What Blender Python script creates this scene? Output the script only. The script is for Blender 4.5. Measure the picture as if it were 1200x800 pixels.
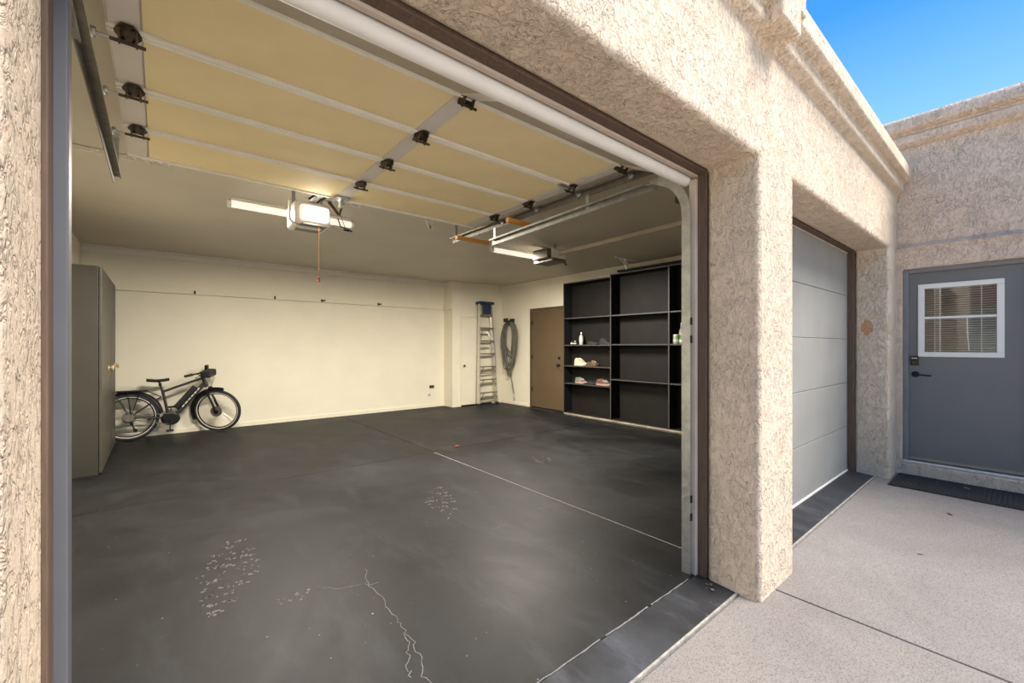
import bpy, bmesh, math, random
from mathutils import Vector, Matrix, Euler
random.seed(7)
R = math.radians
scene = bpy.context.scene
for o in list(bpy.data.objects): bpy.data.objects.remove(o)
COL = scene.collection

# ------------------------------------------------------------------ camera
cd = bpy.data.cameras.new('camera'); cam = bpy.data.objects.new('camera', cd); COL.objects.link(cam)
cd.sensor_width = 36; cd.lens = 36*500/1200; cd.shift_y = 5/1200; cd.clip_start = .02
cam.location = (0, 0, 1.4); cam.rotation_euler = (R(90), 0, R(-39.6))
scene.camera = cam
# ------------------------------------------------------------------ sky
w = bpy.data.worlds.new('sky'); scene.world = w; w.use_nodes = True
nt = w.node_tree; nt.nodes.clear()
wo = nt.nodes.new('ShaderNodeOutputWorld'); bg = nt.nodes.new('ShaderNodeBackground')
tc = nt.nodes.new('ShaderNodeTexCoord'); sx = nt.nodes.new('ShaderNodeSeparateXYZ'); rp = nt.nodes.new('ShaderNodeValToRGB')
nt.links.new(tc.outputs['Generated'], sx.inputs[0]); nt.links.new(sx.outputs['Z'], rp.inputs[0])
nt.links.new(rp.outputs[0], bg.inputs[0]); nt.links.new(bg.outputs[0], wo.inputs[0])
e = rp.color_ramp.elements; e[0].position = 0.0; e[0].color = (.62, .80, .95, 1); e[1].position = 1.0; e[1].color = (.03, .17, .60, 1)
for p, c in ((.22, (.42, .70, .97)), (.38, (.22, .53, .97)), (.53, (.060, .32, .85))):
    x = e.new(p); x.color = (*c, 1)
bg.inputs['Strength'].default_value = .98
# ------------------------------------------------------------------ hazy sun, behind and to the right of the camera
sl = bpy.data.lights.new('sun', 'SUN'); sl.energy = 6.2; sl.angle = R(36); sl.color = (1, .95, .88)
so = bpy.data.objects.new('sun', sl); COL.objects.link(so)
so.rotation_euler = Vector((.26, -.50, .82)).to_track_quat('Z', 'Y').to_euler()
# ------------------------------------------------------------------ exposure
vs = scene.view_settings; vs.view_transform = 'Standard'; vs.look = 'None'; vs.gamma = 1; vs.use_curve_mapping = False
vs.exposure = 0.35
TUBE_W = 190; FILL_W = 2.5

# ================================================================== materials
def nmat(name):
    m = bpy.data.materials.new(name); m.use_nodes = True
    return m, m.node_tree, m.node_tree.nodes['Principled BSDF']
def coord(nt, sc=(1,1,1), rot=(0,0,0)):
    t = nt.nodes.new('ShaderNodeTexCoord'); mp = nt.nodes.new('ShaderNodeMapping')
    mp.inputs['Scale'].default_value = sc; mp.inputs['Rotation'].default_value = rot
    nt.links.new(t.outputs['Object'], mp.inputs[0]); return mp.outputs[0]
def noise(nt, v, sc, det=4, rough=.55, dist=0):
    n = nt.nodes.new('ShaderNodeTexNoise'); n.inputs['Scale'].default_value = sc
    n.inputs['Detail'].default_value = det; n.inputs['Roughness'].default_value = rough; n.inputs['Distortion'].default_value = dist
    nt.links.new(v, n.inputs['Vector']); return n.outputs['Fac']
def ramp(nt, f, stops):
    r = nt.nodes.new('ShaderNodeValToRGB'); e = r.color_ramp.elements
    e[0].position, e[0].color = stops[0][0], (*stops[0][1], 1); e[1].position, e[1].color = stops[-1][0], (*stops[-1][1], 1)
    for p, c in stops[1:-1]: x = e.new(p); x.color = (*c, 1)
    nt.links.new(f, r.inputs[0]); return r.outputs[0]
def mixc(nt, f, a, b, mode='MIX'):
    n = nt.nodes.new('ShaderNodeMix'); n.data_type = 'RGBA'; n.blend_type = mode
    if isinstance(f, (int, float)): n.inputs[0].default_value = f
    else: nt.links.new(f, n.inputs[0])
    for i, c in ((6, a), (7, b)):
        if isinstance(c, tuple): n.inputs[i].default_value = (*c, 1)
        else: nt.links.new(c, n.inputs[i])
    return n.outputs[2]
def bumpn(nt, b, h, strength, dist, prev=None):
    n = nt.nodes.new('ShaderNodeBump'); n.inputs['Strength'].default_value = strength; n.inputs['Distance'].default_value = dist
    nt.links.new(h, n.inputs['Height'])
    if prev: nt.links.new(prev, n.inputs['Normal'])
    if b: nt.links.new(n.outputs[0], b.inputs['Normal'])
    return n.outputs[0]
def M(name, col, rough=.6, metal=0, var=.12, vs=6, bump=0, bs=60, spec=.5):
    m, nt, b = nmat(name); v = coord(nt)
    f = noise(nt, v, vs, 5)
    lo = tuple(max(0, c*(1-var)) for c in col); hi = tuple(min(1, c*(1+var)) for c in col)
    nt.links.new(ramp(nt, f, [(.3, lo), (.7, hi)]), b.inputs['Base Color'])
    b.inputs['Roughness'].default_value = rough; b.inputs['Metallic'].default_value = metal
    b.inputs['Specular IOR Level'].default_value = spec
    if bump: bumpn(nt, b, noise(nt, v, bs, 3), bump, .004)
    return m
def stucco(name, col, rot):
    m, nt, b = nmat(name)
    v = coord(nt); v2 = coord(nt, (1, 1, .6), rot)
    big = noise(nt, v, 1.3, 4); 
    worm = ramp(nt, noise(nt, v2, 25, 3, .5, 1.0), [(.44, (1,1,1)), (.485, (.1,.1,.1)), (.515, (0,0,0)), (.56, (1,1,1))])
    gate = ramp(nt, noise(nt, v, 9, 2), [(.44, (1,1,1)), (.58, (0,0,0))])
    worm = mixc(nt, gate, worm, (1.0, 1.0, 1.0))
    lump = ramp(nt, noise(nt, v2, 34, 4, .6, .8), [(.36, (0,0,0)), (.52, (1,1,1))])
    n = bumpn(nt, None, worm, .65, .0115)
    n = bumpn(nt, None, lump, .8, .0085, n)
    n = bumpn(nt, None, noise(nt, v, 80, 5, .7), .6, .0055, n)
    bumpn(nt, b, noise(nt, v, 240, 2), .3, .002, n)
    lo = tuple(c*.93 for c in col); hi = tuple(min(1, c*1.05) for c in col)
    c1 = ramp(nt, big, [(.35, lo), (.65, hi)])
    sp = ramp(nt, noise(nt, v, 130, 3), [(.30, (.80,.76,.70)), (.42, (1,1,1))])
    nt.links.new(mixc(nt, 1.0, c1, sp, 'MULTIPLY'), b.inputs['Base Color'])
    b.inputs['Roughness'].default_value = .92; b.inputs['Specular IOR Level'].default_value = .2
    return m
def paintfloor(nm='dark_painted_concrete', k=1.0):
    m, nt, b = nmat(nm); v = coord(nt)
    a = noise(nt, v, .7, 6, .62, .6); s = noise(nt, coord(nt, (1.6, .5, 1), (0,0,R(25))), 2.2, 7, .7, .3)
    base = ramp(nt, a, [(.32, (.008*k,.0078*k,.0082*k)), (.5, (.0155*k,.0157*k,.0172*k)), (.70, (.030*k,.0315*k,.036*k))])
    wear = ramp(nt, s, [(.52, (0,0,0)), (.80, (.5,.5,.5))])
    mot = ramp(nt, noise(nt, v, 4.5, 6, .68, .8), [(.30, (.62,.62,.62)), (.5, (1,1,1)), (.72, (1.0,1.0,1.0))])
    base = mixc(nt, 1.0, base, mot, 'MULTIPLY')
    c = mixc(nt, wear, base, (.066*k,.071*k,.083*k))
    sp = ramp(nt, noise(nt, v, 46, 2, .4), [(.755, (0,0,0)), (.79, (.6,.6,.6))])
    spk = mixc(nt, sp, c, (.36,.34,.31))
    nt.links.new(spk, b.inputs['Base Color'])
    nt.links.new(ramp(nt, a, [(.3, (.45,)*3), (.7, (.65,)*3)]), b.inputs['Roughness'])
    b.inputs['Specular IOR Level'].default_value = .24
    bumpn(nt, b, noise(nt, v, 35, 4), .12, .003)
    return m
def concrete():
    m, nt, b = nmat('driveway_concrete'); v = coord(nt)
    a = noise(nt, v, .9, 6, .6, .5); g = noise(nt, v, 150, 3, .6)
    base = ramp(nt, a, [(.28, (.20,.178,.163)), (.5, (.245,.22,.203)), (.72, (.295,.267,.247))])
    gr = ramp(nt, g, [(.34, (.55,.53,.50)), (.52, (1,1,1)), (.70, (1.0,1.0,1.0))])
    nt.links.new(mixc(nt, 1.0, base, gr, 'MULTIPLY'), b.inputs['Base Color'])
    b.inputs['Roughness'].default_value = .9; b.inputs['Specular IOR Level'].default_value = .25
    bumpn(nt, b, g, .5, .003)
    return m
def wood(name, c1, c2, rough=.75, sc=(8, 8, .6)):
    m, nt, b = nmat(name); v = coord(nt, sc)
    nt.links.new(ramp(nt, noise(nt, v, 9, 6, .7), [(.3, c1), (.7, c2)]), b.inputs['Base Color'])
    b.inputs['Roughness'].default_value = rough; bumpn(nt, b, noise(nt, v, 14, 5), .4, .003)
    return m
def emit(name, col, s):
    m, nt, b = nmat(name); b.inputs['Base Color'].default_value = (*col, 1)
    b.inputs['Emission Color'].default_value = (*col, 1); b.inputs['Emission Strength'].default_value = s
    return m
def glassm(name):
    m, nt, b = nmat(name); nt.nodes.remove(b); o = nt.nodes['Material Output']
    t = nt.nodes.new('ShaderNodeBsdfTransparent'); g = nt.nodes.new('ShaderNodeBsdfGlossy'); g.inputs['Roughness'].default_value = .01
    f = nt.nodes.new('ShaderNodeFresnel'); f.inputs['IOR'].default_value = 1.7; mx = nt.nodes.new('ShaderNodeMixShader')
    nt.links.new(f.outputs[0], mx.inputs[0]); nt.links.new(t.outputs[0], mx.inputs[1]); nt.links.new(g.outputs[0], mx.inputs[2])
    nt.links.new(mx.outputs[0], o.inputs[0]); return m

STU = stucco('stucco_facade', (.75, .595, .445), (0, R(35), 0))
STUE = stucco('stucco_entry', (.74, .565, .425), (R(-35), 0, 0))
FLOOR = paintfloor(k=.68); APRON = paintfloor('paler_apron_paint', 2.1); CONC = concrete()  # apron repeats the floor paint in a paler tone
WALL = M('cream_wall_paint', (.83, .775, .635), .75, var=.03, vs=2, bump=.25, bs=40)
CEIL = M('taupe_ceiling_paint', (.56, .50, .41), .42, var=.05, vs=1.5, bump=.2, bs=18)
BROWN = wood('weathered_brown_trim', (.085, .052, .033), (.16, .10, .065))
BEIGE = M('beige_jamb_paint', (.58, .47, .37), .55, var=.08)
SHADEJ = M('grey_jamb_paint', (.10, .098, .106), .5, var=.06)  # left jambs: grey darkened, shade put into the colour
WHITE = M('white_paint', (.82, .78, .70), .5, var=.03)
SEAL = M('white_vinyl_seal', (.85, .80, .72), .45, var=.03)
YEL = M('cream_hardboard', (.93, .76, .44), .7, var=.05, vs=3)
TAUPE = M('taupe_infill', (.42, .36, .27), .6, var=.05)  # infill of the lowest raised section, greyer than the cream panels
STILE = M('pale_grey_stile', (.74, .67, .60), .6, var=.04)
RAILW = M('cream_rail', (.93, .88, .76), .55, var=.04)
HING = M('oily_dark_steel', (.085, .06, .035), .45, .7, var=.35, vs=40)
GALV = M('galvanised_steel', (.52, .52, .50), .42, .75, var=.18, vs=20)
GALVM = M('weathered_galvanised', (.30, .29, .27), .5, .65, var=.2, vs=20)
GALVD = M('dull_dark_galvanised', (.20, .18, .15), .5, .6, var=.2, vs=20)
GDOOR = M('grey_door_paint', (.33, .315, .285), .5, var=.08, vs=2.2)
EDOOR = M('slate_grey_door_paint', (.165, .16, .152), .5, var=.05, vs=3)
CABM = M('dark_grey_laminate', (.038, .035, .029), .5, var=.1, vs=4)
CABF = M('dark_grey_door_laminate', (.058, .052, .040), .45, var=.1, vs=4)
SHELF = M('black_brown_laminate', (.011, .010, .0086), .6, var=.2, vs=5, spec=.25)
SHEDGE = M('worn_shelf_edge', (.05, .047, .043), .5, var=.2, vs=12)
IDOOR = M('brown_door_paint', (.115, .076, .040), .5, var=.08, vs=3)
IFRAME = M('dark_brown_frame', (.09, .06, .035), .55)
BLACK = M('black_metal', (.018, .017, .017), .35, .4)
BLACKM = M('black_rubber', (.022, .022, .023), .75, var=.3, vs=30)
BIKE = M('graphite_bike_paint', (.05, .045, .043), .35, .3)
ALU = M('brushed_aluminium', (.72, .70, .66), .35, .8, var=.08, vs=25)
ALUD = M('step_aluminium', (.30, .27, .22), .45, .7, var=.12)
BLUE = M('blue_plastic', (.012, .035, .095), .5)
ORNG = wood('orange_pine', (.62, .27, .06), (.78, .38, .11), .6, (.6, 8, 8))
TAN = M('pale_wood_knob', (.62, .47, .26), .5)
GREYH = M('grey_hose_rubber', (.14, .13, .105), .5, var=.35, vs=15)
PALE = M('bare_concrete_scuff', (.15, .143, .135), .9, var=.25, vs=50)
PALEJ = M('pale_joint_filler', (.30, .275, .24), .9, var=.3, vs=30)
DARKJ = M('dark_joint', (.012, .011, .010), .9)
RUST = M('rusty_bare_patch', (.52, .27, .13), .9, var=.35, vs=60)
GLASS = glassm('window_glass')
MATM = M('black_ribbed_mat', (.02, .02, .022), .8, var=.4, vs=25)
PLAST = M('off_white_plastic', (.80, .77, .70), .4, var=.03)

# ================================================================== mesh helpers
class MB:
    def __init__(s): s.v = []; s.f = []
    def add(s, vs, fs):
        b = len(s.v); s.v += [tuple(p) for p in vs]; s.f += [tuple(i+b for i in f) for f in fs]; return s
    def box(s, x0, x1, y0, y1, z0, z1):
        return s.add([(x,y,z) for z in (z0,z1) for y in (y0,y1) for x in (x0,x1)],
                     [(0,2,3,1),(4,5,7,6),(0,1,5,4),(2,6,7,3),(0,4,6,2),(1,3,7,5)])
    def sweep(s, prof, path, up=(0,0,1), closed=False, cap=True, scale=None):
        P = [Vector(p) for p in path]; n = len(prof); k = len(P); rings = []
        for i, p in enumerate(P):
            a = P[i-1] if (i or closed) else P[i]; c = P[(i+1) % k] if (i < k-1 or closed) else P[i]
            t = (c-a).normalized(); u = Vector(up)
            if abs(t.dot(u)) > .98: u = Vector((1,0,0)) if abs(t.x) < .9 else Vector((0,1,0))
            r = t.cross(u).normalized(); q = r.cross(t).normalized(); sc = scale[i] if scale else 1
            rings.append([p + (r*x + q*y)*sc for x, y in prof])
        vs = [v for rg in rings for v in rg]; fs = []
        for i in range(k if closed else k-1):
            for j in range(n):
                fs.append((i*n+j, i*n+(j+1)%n, ((i+1)%k)*n+(j+1)%n, ((i+1)%k)*n+j))
        if cap and not closed: fs += [tuple(range(n))[::-1], tuple((k-1)*n+j for j in range(n))]
        return s.add(vs, fs)
    def tube(s, path, r, n=8, closed=False, scale=None, up=(0,0,1)):
        return s.sweep([(math.cos(2*math.pi*i/n)*r, math.sin(2*math.pi*i/n)*r) for i in range(n)], path, up, closed, True, scale)
    def bar(s, a, b, wd, ht, up=(0,0,1)):
        return s.sweep([(-wd/2,-ht/2),(wd/2,-ht/2),(wd/2,ht/2),(-wd/2,ht/2)], [a, b], up)
    def ball(s, c, r, n=10, m=6, sc=(1,1,1)):
        vs = [(c[0], c[1], c[2]-r*sc[2])]
        for i in range(1, m):
            a = math.pi*i/m
            for j in range(n):
                t = 2*math.pi*j/n; vs.append((c[0]+r*sc[0]*math.sin(a)*math.cos(t), c[1]+r*sc[1]*math.sin(a)*math.sin(t), c[2]-r*sc[2]*math.cos(a)))
        vs.append((c[0], c[1], c[2]+r*sc[2])); fs = []
        for j in range(n): fs.append((0, 1+(j+1)%n, 1+j)); fs.append((len(vs)-1, 1+(m-2)*n+j, 1+(m-2)*n+(j+1)%n))
        for i in range(m-2):
            for j in range(n): fs.append((1+i*n+j, 1+i*n+(j+1)%n, 1+(i+1)*n+(j+1)%n, 1+(i+1)*n+j))
        return s.add(vs, fs)
    def lathe(s, prof, c=(0,0,0), axis='z', n=16):
        vs = []; fs = []
        for r, h in prof:
            for j in range(n):
                t = 2*math.pi*j/n; a, b = r*math.cos(t), r*math.sin(t)
                p = {'z': (a,b,h), 'x': (h,a,b), 'y': (b,h,a)}[axis]; vs.append((p[0]+c[0], p[1]+c[1], p[2]+c[2]))
        k = len(prof)
        for i in range(k-1):
            for j in range(n): fs.append((i*n+j, i*n+(j+1)%n, (i+1)*n+(j+1)%n, (i+1)*n+j))
        fs += [tuple(range(n))[::-1], tuple((k-1)*n+j for j in range(n))]
        return s.add(vs, fs)
    def ring(s, c, Rr, r, axis='y', n=36, m=8, a0=0, a1=360):
        pts = []; full = a1-a0 >= 360
        for i in range(n + (0 if full else 1)):
            t = R(a0 + (a1-a0)*i/n); q = {'y': (math.cos(t)*Rr, 0, math.sin(t)*Rr), 'x': (0, math.cos(t)*Rr, math.sin(t)*Rr), 'z': (math.cos(t)*Rr, math.sin(t)*Rr, 0)}[axis]
            pts.append((c[0]+q[0], c[1]+q[1], c[2]+q[2]))
        return s.tube(pts, r, m, closed=full, up={'y': (0,1,0), 'x': (1,0,0), 'z': (0,0,1)}[axis])
    def poly(s, pts, axis, a, b):       # 2-D outline extruded along an axis from a to b
        f = {'y': lambda p, d: (p[0], d, p[1]), 'x': lambda p, d: (d, p[0], p[1]), 'z': lambda p, d: (p[0], p[1], d)}[axis]
        n = len(pts); vs = [f(p, a) for p in pts] + [f(p, b) for p in pts]
        return s.add(vs, [tuple(range(n)), tuple(range(n, 2*n))[::-1]] + [(i, n+i, n+(i+1)%n, (i+1)%n) for i in range(n)])
    def xf(s, m):
        s.v = [tuple(m @ Vector(p)) for p in s.v]; return s
    def build(s, name, mat, parent=None, smooth=False, bevel=0, seg=2, sub=0, local=False):
        off = OFF.get(parent.name, Vector()) if parent and not local else Vector()
        me = bpy.data.meshes.new(name); me.from_pydata([tuple(Vector(p)-off) for p in s.v], [], s.f)
        bm = bmesh.new(); bm.from_mesh(me); bmesh.ops.recalc_face_normals(bm, faces=bm.faces[:]); bm.to_mesh(me); bm.free()
        me.materials.append(mat); o = bpy.data.objects.new(name, me); COL.objects.link(o)
        if parent: o.parent = parent; OFF[o.name] = off
        if smooth:
            for p in me.polygons: p.use_smooth = True
            if smooth is True:
                try: me.set_sharp_from_angle(angle=R(45))
                except Exception: pass
        if bevel:
            b = o.modifiers.new('bevel', 'BEVEL'); b.width = bevel; b.segments = seg; b.limit_method = 'ANGLE'; b.angle_limit = R(40)
        if sub:
            b = o.modifiers.new('sub', 'SUBSURF'); b.levels = sub; b.render_levels = sub
        return o
OFF = {}
def thing(name, label, cat, loc=(0,0,0), group=None, world=True, rot=(0,0,0)):
    o = bpy.data.objects.new(name, None); COL.objects.link(o); o.location = loc; o.rotation_euler = rot
    o.empty_display_size = .05
    o['label'] = label; o['category'] = cat
    if group: o['group'] = group
    if world: OFF[o.name] = Vector(loc)
    return o
def tag(o, label, cat, group=None):
    o['label'] = label; o['category'] = cat
    if group: o['group'] = group
    return o
def struct(o, label=None):
    o['kind'] = 'structure'
    if label: o['label'] = label
    return o
def sempty(name, loc, label=None):
    o = bpy.data.objects.new(name, None); COL.objects.link(o); o.location = loc; o['kind'] = 'structure'; OFF[o.name] = Vector(loc)
    if label: o['label'] = label
    return o
def inst(o, parent, loc, rot=(0,0,0)):   # linked copy of a part
    c = o.copy(); COL.objects.link(c); c.parent = parent; c.location = loc; c.rotation_euler = rot; return c

# ================================================================== dimensions
FY = .94            # facade plane
RY = 1.235          # end of the stucco reveal
XL, XR = -.175, 2.55  # first opening
X2, X3 = 3.08, 6.0  # second opening
HZ = 2.45           # head of both openings
EX = 6.37           # entry wall plane
LW, RW, BW, CZ = -.87, 6.55, 8.70, 2.87
CLY, CLX = 8.32, 5.13
AY = 1.055          # apron edge

# ================================================================== ground
fl = struct(MB().box(LW-.1, RW+.1, AY+.01, BW+.1, -.16, -.03).build('floor', DARKJ), 'dark grey painted concrete garage floor')
JX, JY, gp = 2.79, 5.0, .004
for x0, x1 in ((LW-.05, JX-gp), (JX+gp, RW+.05)):
    for y0, y1 in ((1.30, JY-gp), (JY+gp, BW+.05)):
        MB().box(x0, x1, y0, y1, -.10, 0).build('floor_slab', FLOOR, fl, bevel=.004)
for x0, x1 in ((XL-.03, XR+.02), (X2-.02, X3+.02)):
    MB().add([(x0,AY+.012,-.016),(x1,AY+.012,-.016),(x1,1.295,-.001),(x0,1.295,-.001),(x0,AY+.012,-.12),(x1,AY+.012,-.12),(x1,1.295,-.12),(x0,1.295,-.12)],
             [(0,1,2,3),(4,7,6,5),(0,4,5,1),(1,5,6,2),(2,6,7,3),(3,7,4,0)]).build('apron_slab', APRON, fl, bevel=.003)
    MB().box(x0, x1, AY, AY+.012, -.12, -.014).build('apron_edge', PALEJ, fl)
MB().box(JX-gp, JX+gp, 1.31, JY-.02, -.02, -.002).build('joint_filler', PALEJ, fl)
def scratch(path, wd, z=.0012):
    mb = MB(); n = len(path); vs = []
    for i, (x, y) in enumerate(path):
        a = path[max(0, i-1)]; b = path[min(n-1, i+1)]; d = Vector((b[0]-a[0], b[1]-a[1])).normalized()
        h = wd*random.uniform(.35, 1)/2; vs += [(x-d.y*h, y+d.x*h, z), (x+d.y*h, y-d.x*h, z), (x+d.y*h, y-d.x*h, -.002), (x-d.y*h, y+d.x*h, -.002)]
    fs = []
    for i in range(n-1):
        for j in range(4): fs.append((4*i+j, 4*i+(j+1)%4, 4*i+4+(j+1)%4, 4*i+4+j))
    return mb.add(vs, fs + [(0,1,2,3), (4*n-4,4*n-1,4*n-2,4*n-3)])
def wig(pts, amp, n=6):
    out = []
    for (a, b) in zip(pts[:-1], pts[1:]):
        for i in range(n):
            t = i/n; out.append((a[0]+(b[0]-a[0])*t+random.uniform(-amp, amp), a[1]+(b[1]-a[1])*t+random.uniform(-amp, amp)))
    return out + [pts[-1]]
crk = [(1.0,2.66),(.95,2.45),(.945,2.11),(.93,1.95),(.915,1.78),(.865,1.63),(.86,1.45)]
scratch(wig(crk, .013, 7), .0048).build('floor_crack', PALE, fl)
scratch(wig([(.93,1.95),(.90,1.84),(.84,1.74),(.82,1.66)], .012, 5), .005).build('floor_crack', PALE, fl)
scratch(wig([(.70,2.62),(.86,2.50),(1.0,2.45)], .012, 5), .004).build('floor_crack', PALE, fl)
for a, b in ((1.1, 1.62), (1.66, 2.02), (2.05, 2.45)): scratch(wig([(a,1.30),((a+b)/2,1.297),(b,1.30)], .0018, 7), .009).build('threshold_scuff', PALE, fl)
def scuffs(cx, cy, wx, wy, n, ang):
    mb = MB(); ca, sa = math.cos(ang), math.sin(ang)
    for i in range(n):
        u, v = random.randint(-4, 4)/4*wx, random.randint(-5, 5)/5*wy
        if (u/wx)**2+(v/wy)**2 > 1.15: continue
        for k in range(random.randint(2, 5)):
            a = u+random.uniform(-.024,.024); b = v+random.uniform(-.022,.022); l = random.uniform(.002,.009); h = random.uniform(.003,.011)
            q = [(a-l,b-h),(a+l,b-h*.6),(a+l*.8,b+h),(a-l*.9,b+h*.7)]
            mb.poly([(cx+x*ca-y*sa, cy+x*sa+y*ca) for x, y in q], 'z', -.002, .0012)
    o = mb.build('tyre_scuff', PALE, fl); o['kind'] = 'stuff'
scuffs(.33, 3.16, .14, .46, 95, R(-12)); scuffs(1.98, 3.40, .12, .42, 48, R(-20)); scuffs(3.62, 3.72, .16, .24, 20, 0)
scuffs(.55, 2.62, .12, .10, 9, .4); scuffs(2.48, 1.17, .05, .05, 3, .2)
# driveway
dr = struct(MB().box(-14, 16, -18, AY+.01, -.20, -.035).build('driveway', DARKJ), 'pale broom-finished concrete driveway')
BOUNCE_CONC = M('pale_bounce_concrete', (.68, .60, .51), .9, var=.08, vs=2, bump=.3, bs=120)  # unseen pale paving, added to bounce daylight into the garage
BOUNCE_GRAVEL = M('pale_bounce_gravel', (.72, .62, .49), .95, var=.25, vs=60, bump=.9, bs=45)  # unseen gravel yard, added for its bounced daylight
for x0, x1 in ((-3.4, 2.775-.005), (2.775+.005, EX+.10)):
    MB().box(x0, x1, -.994, AY-.004, -.14, -.022).build('driveway_slab', CONC, dr, bevel=.006)
for x0, x1 in ((-3.4, -.32), (-.31, 2.77)):
    for k in range(5): MB().box(x0, x1, -1.004-2.9*(k+1)+.01, -1.004-2.9*k, -.14, -.022).build('driveway_slab', BOUNCE_CONC, dr, bevel=.006)  # slabs behind the camera, kept pale as a daylight bounce
gr = struct(MB().box(-14, -3.41, -16, FY, -.14, -.03).box(2.78, 16, -16, -1.004, -.14, -.03).build('ground', BOUNCE_GRAVEL), 'pale gravel added out of view to bounce daylight at the garage')

# ================================================================== facade
out = [(-3.2,-.1),(XL,-.1),(XL,HZ),(XR,HZ),(XR,-.1),(X2,-.1),(X2,HZ),(X3,HZ),(X3,-.1),(EX+.05,-.1),(EX+.05,3.22),(-3.2,3.22)]
def grid_wall(pts, y0, y1): return MB().poly(pts, 'y', y0, y1)
struct(grid_wall(out, FY, RY).build('wall_front', STU, bevel=.028, seg=4, smooth=True), 'sunlit beige stucco garage facade')
prof = [(FY+.03,3.06),(FY-.01,3.095),(FY-.045,3.105),(FY-.06,3.12),(FY-.06,3.185),(FY-.068,3.20),(FY-.10,3.205),(FY-.125,3.225),(FY-.125,3.33),(FY-.115,3.365),(FY-.08,3.40),(RY,3.42),(RY,3.06)]
struct(MB().poly(prof, 'x', -3.2, EX+.04).build('trim_1', STU, bevel=.012, seg=3, smooth=True), 'two-step stucco cornice along the garage parapet')
blk = struct(MB().box(2.46, 2.735, FY-.145, FY+.1, 3.095, 3.30).build('trim_2', STU, bevel=.015, seg=3, smooth=True), 'stucco corbel block under the parapet pier')
MB().box(2.36, 2.83, .798, 1.2, 3.25, 4.1).build('pier_cap', STU, blk, bevel=.015, seg=3)
# wooden frames in both openings
def frame(a, b, nm, lab):
    f = sempty(nm, (a, 1.26, 0), lab)
    def jamb(side):
        x = a if side < 0 else b; s = 1 if side < 0 else -1
        MB().box(*sorted((x-s*.02, x+s*.006)), RY, 1.29, -.005, HZ-.004).build('stop_jamb', BROWN, f, bevel=.003)
        MB().box(*sorted((x-s*.02, x+s*.028)), 1.29, 1.335, -.005, HZ-.03).build('inner_jamb', BEIGE if side > 0 else SHADEJ, f, bevel=.004)
    jamb(-1); jamb(1)
    MB().box(a, b, RY, 1.29, HZ-.006, HZ+.03).build('stop_head', BROWN, f, bevel=.003)
    MB().box(a, b, 1.29, 1.318, HZ-.016, HZ+.06).build('inner_head', BEIGE, f, bevel=.004)
frame(XL, XR, 'trim_3', 'brown wood stop and jamb around the open garage doorway')
frame(X2, X3, 'trim_4', 'brown wood stop and jamb around the closed garage doorway')

# ================================================================== entry wall
DY0, DY1, DZ0, DZ1 = -.05, .89, .105, 2.245
we = MB().poly([(1.6,-.1),(1.6,3.62),(-5,3.62),(-5,-.1),(DY0,-.1),(DY0,DZ1),(DY1,DZ1),(DY1,-.1)], 'x', EX+.045, EX+.20)
wo_ = struct(we.build('wall_entry', STUE, smooth=True), 'shaded beige stucco house wall with the entry door')
MB().poly([(1.3,-.1),(1.3,2.47),(1.3,2.50),(-5,2.50),(-5,-.1),(DY0,-.1),(DY0,DZ1),(DY1,DZ1),(DY1,-.1)], 'x', EX, EX+.05).build('raised_surround', STUE, wo_, bevel=.02, seg=3, smooth=True)
MB().poly([(EX,2.44),(EX-.012,2.46),(EX-.012,2.475),(EX+.05,2.535),(EX+.05,2.44)], 'y', -5, FY+.02).build('surround_ledge', STUE, wo_, bevel=.006)
MB().box(EX-.004, EX+.20, DY0-.3, DY1+.3, -.1, DZ0).build('door_kerb', STUE, wo_, bevel=.015, seg=3, smooth=True)
ep = [(EX+.06,3.58),(EX+.01,3.60),(EX-.03,3.63),(EX-.035,3.70),(EX-.01,3.725),(EX-.01,3.74),(EX-.05,3.75),(EX-.085,3.77),(EX-.09,3.79),(EX-.09,3.86),(EX-.06,3.90),(EX+.02,3.925),(EX+.25,3.93),(EX+.25,3.58)]
struct(MB().poly(ep, 'y', -5, 4).build('trim_5', STUE, bevel=.01, seg=3, smooth=True), 'two-step stucco cornice on the taller house wall')
# dim hall behind the entry door
hall = MB().box(7.75, 7.85, -1.2, 1.6, 0, 2.7).box(EX+.2, 7.85, -1.3, -1.2, 0, 2.7).box(EX+.2, 7.85, 1.5, 1.6, 0, 2.7).box(EX+.2, 7.85, -1.3, 1.6, 2.7, 2.8).box(EX+.2, 7.85, -1.3, 1.6, -.1, .1)
struct(hall.build('wall_hall', M('hall_paint', (.30,.27,.23), .8)))
# entry door
ed = sempty('door_3', (EX+.09, .42, DZ0), 'slate grey entry door with a white framed half window')
dx0, dx1, y0, y1, z0, z1 = EX+.075, EX+.12, .0, .845, .145, 2.20
wy0, wy1, wz0, wz1 = .155, .76, 1.29, 2.06
m = MB(); m.box(dx0,dx1,y0,wy0,z0,z1).box(dx0,dx1,wy1,y1,z0,z1).box(dx0,dx1,wy0,wy1,z0,wz0).box(dx0,dx1,wy0,wy1,wz1,z1)
m.build('door_leaf', EDOOR, ed)
m = MB().box(EX+.04, EX+.14, y1, DY1+.005, z0-.04, DZ1+.01).box(EX+.04, EX+.14, DY0-.005, y0, z0-.04, DZ1+.01).box(EX+.04, EX+.14, y0, y1, z1, DZ1+.01)
m.build('door_frame', M('grey_frame_paint', (.20,.195,.19), .5), ed, bevel=.006)
MB().box(EX+.02, EX+.16, DY0, DY1, DZ0, z0-.008).build('threshold', ALU, ed, bevel=.008)
MB().box(EX+.066, EX+.08, y0, y1, z0, z0+.03).build('door_sweep', ALUD, ed)
wf = MB(); t = .042
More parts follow.
